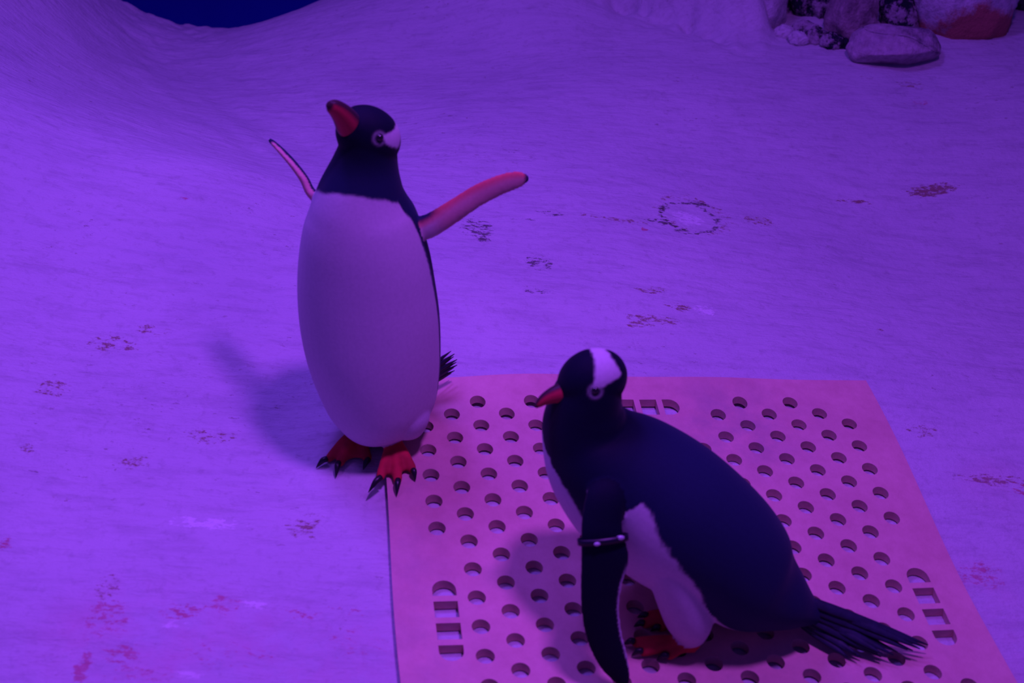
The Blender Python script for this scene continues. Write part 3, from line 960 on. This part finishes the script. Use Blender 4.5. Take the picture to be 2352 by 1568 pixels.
    for kind, out in (('flip_l', 1), ('flip_r', -1)):
        k = kinds == kind
        c = np.repeat(HEADB[None], len(P), 0)
        trail = np.sin(TH)
        c = lerp(c, np.repeat(WHITE[None], len(P), 0), sstep(.80, .90, trail + rg * .4) * sstep(.40, .48, S) * sstep(.93, .88, S))
        inner = (np.cos(TH) * out < -.2) if FLIP_IN else (np.cos(TH) * out > .2)
        c = np.where(inner[:, None], WHITE * .9, c)
        col = np.where(k[:, None], c, col)
    foot = np.isin(kinds, ('foot', 'tarsus'))
    fcol = lerp(np.repeat(FOOT[None], len(P), 0), np.repeat(np.array((0.30, 0.02, 0.03))[None], len(P), 0), sstep(.3, .7, .5 + rag(P, 45, .9)) * 0.4)
    col = np.where(foot[:, None], fcol, col)
    color_attr(me, 'plumage', col)
    me.materials.append(plumage)
    o = bpy.data.objects.new('body', me); COL.objects.link(o); put_under(o, root)
    make_bill(bb, bt, u, .0155, .0165, root, bill_mat)
    add_eyes(me, eye_l, hc, l, root)
    for base, tip in ((g(1454, 1474, .011), g(1432, 1480, .003)), (g(1472, 1496, .011), g(1450, 1506, .003)), (g(1531, 1506, .011), g(1508, 1516, .003)),
                      (g(1484, 1414, .011), g(1464, 1418, .003)), (g(1476, 1432, .011), g(1456, 1439, .003)), (g(1512, 1442, .011), g(1494, 1450, .003))):
        claw('claw', base, tip, root, claw_mat)
    # flipper band: a flat ring round the left flipper with pale beads standing in for its glints
    bc = A3(at_y(1385, 1238, 1.398)); ax = nv(A3(at_y(1389, 1285, 1.39)) - A3(at_y(1382, 1200, 1.408)))
    x = nv(np.array((1, .12, 0)) - np.dot((1, .12, 0), ax) * ax); y = np.cross(ax, x)
    ra, rb, wd = 57 * px_size(bc), .0125, .0042
    vv = []; ff = []; n = 40
    for i in range(n):
        a = 2 * math.pi * i / n
        for (k, h) in ((1.0, -wd), (1.0, wd), (1.0, wd), (1.0, -wd)):
            pass
        rad = x * math.cos(a) * ra + y * math.sin(a) * rb
        nr = nv(x * math.cos(a) / ra + y * math.sin(a) / rb)
        for t, h in ((0, -wd), (0, wd), (.0016, wd), (.0016, -wd)):
            vv.append(bc + rad + nr * t + ax * h)
    for i in range(n):
        for j in range(4):
            a = i * 4 + j; b = i * 4 + (j + 1) % 4; c2 = ((i + 1) % n) * 4 + (j + 1) % 4; d2 = ((i + 1) % n) * 4 + j
            ff.append((a, b, c2, d2))
    band_mat = simple_material('dark_band_plastic', (0.008, 0.008, 0.02, 1), 0.38, 0.35, 50, 0.8)
    band = mesh_obj('flipper_band', vv, ff, band_mat, root)
    band['label'] = 'dark glossy identification band round the flipper'
    glint_mat = simple_material('pale_band_glint', (0.55, 0.55, 0.60, 1), 0.25, 0.6, 50, 0.8)
    for px, py, w, h in ((1370, 1237, .0045, .0028), (1424, 1230, .0060, .0034)):
        c = bc + x * ((px - 1385) * px_size(bc)) + ax * ((py - 1238) * px_size(bc) * .8)
        c = c + np.array((0, -1, .2)) * (rb * math.sqrt(max(0.05, 1 - ((px - 1385) * px_size(bc) / ra) ** 2)) + .001)
        v, f2, *_ = ellipsoid(c, x, nv(np.cross(ax, x)), ax, w, .0022, h, 10)
        mesh_obj('band_glint', v, f2, glint_mat, band)
    # tail: long stiff feathers
    tb = A3(at_y(1815, 1380, 1.50))
    rr = random.Random(5)
    for i in range(17):
        a = i / 16.0
        px = 2128 - 175 * a + rr.uniform(-14, 14); py = 1478 + 26 * min(1, a * 2.2) + rr.uniform(-5, 5)
        gp = A3(on_ground(px, py, MT + .008 + .010 * (1 - a) + .004 * (i % 3)))
        b0 = tb + np.array((.006 + .004 * a, .006 * (i % 3) - .006, .014 - .044 * a))
        tail_feather(b0, gp, .0080, (0.3, .8, .6), root, feather_mat, .0022)
    return root, me

SIDE2 = ([0, .12, .22, .29, .33, .36, .39, .415, .44, .462, .478, .495, .511, .54, .567, .606, .63, .65],
         [.3, .5, .75, 1.0, 1.28, 1.42, 1.52, 1.60, 1.72, 1.82, 1.84, 1.30, .92, .93, .81, .48, .1, -1])
FLIP_IN = False
sp_root, sp_mesh = standing_penguin()
lp_root, lp_mesh = leaning_penguin()
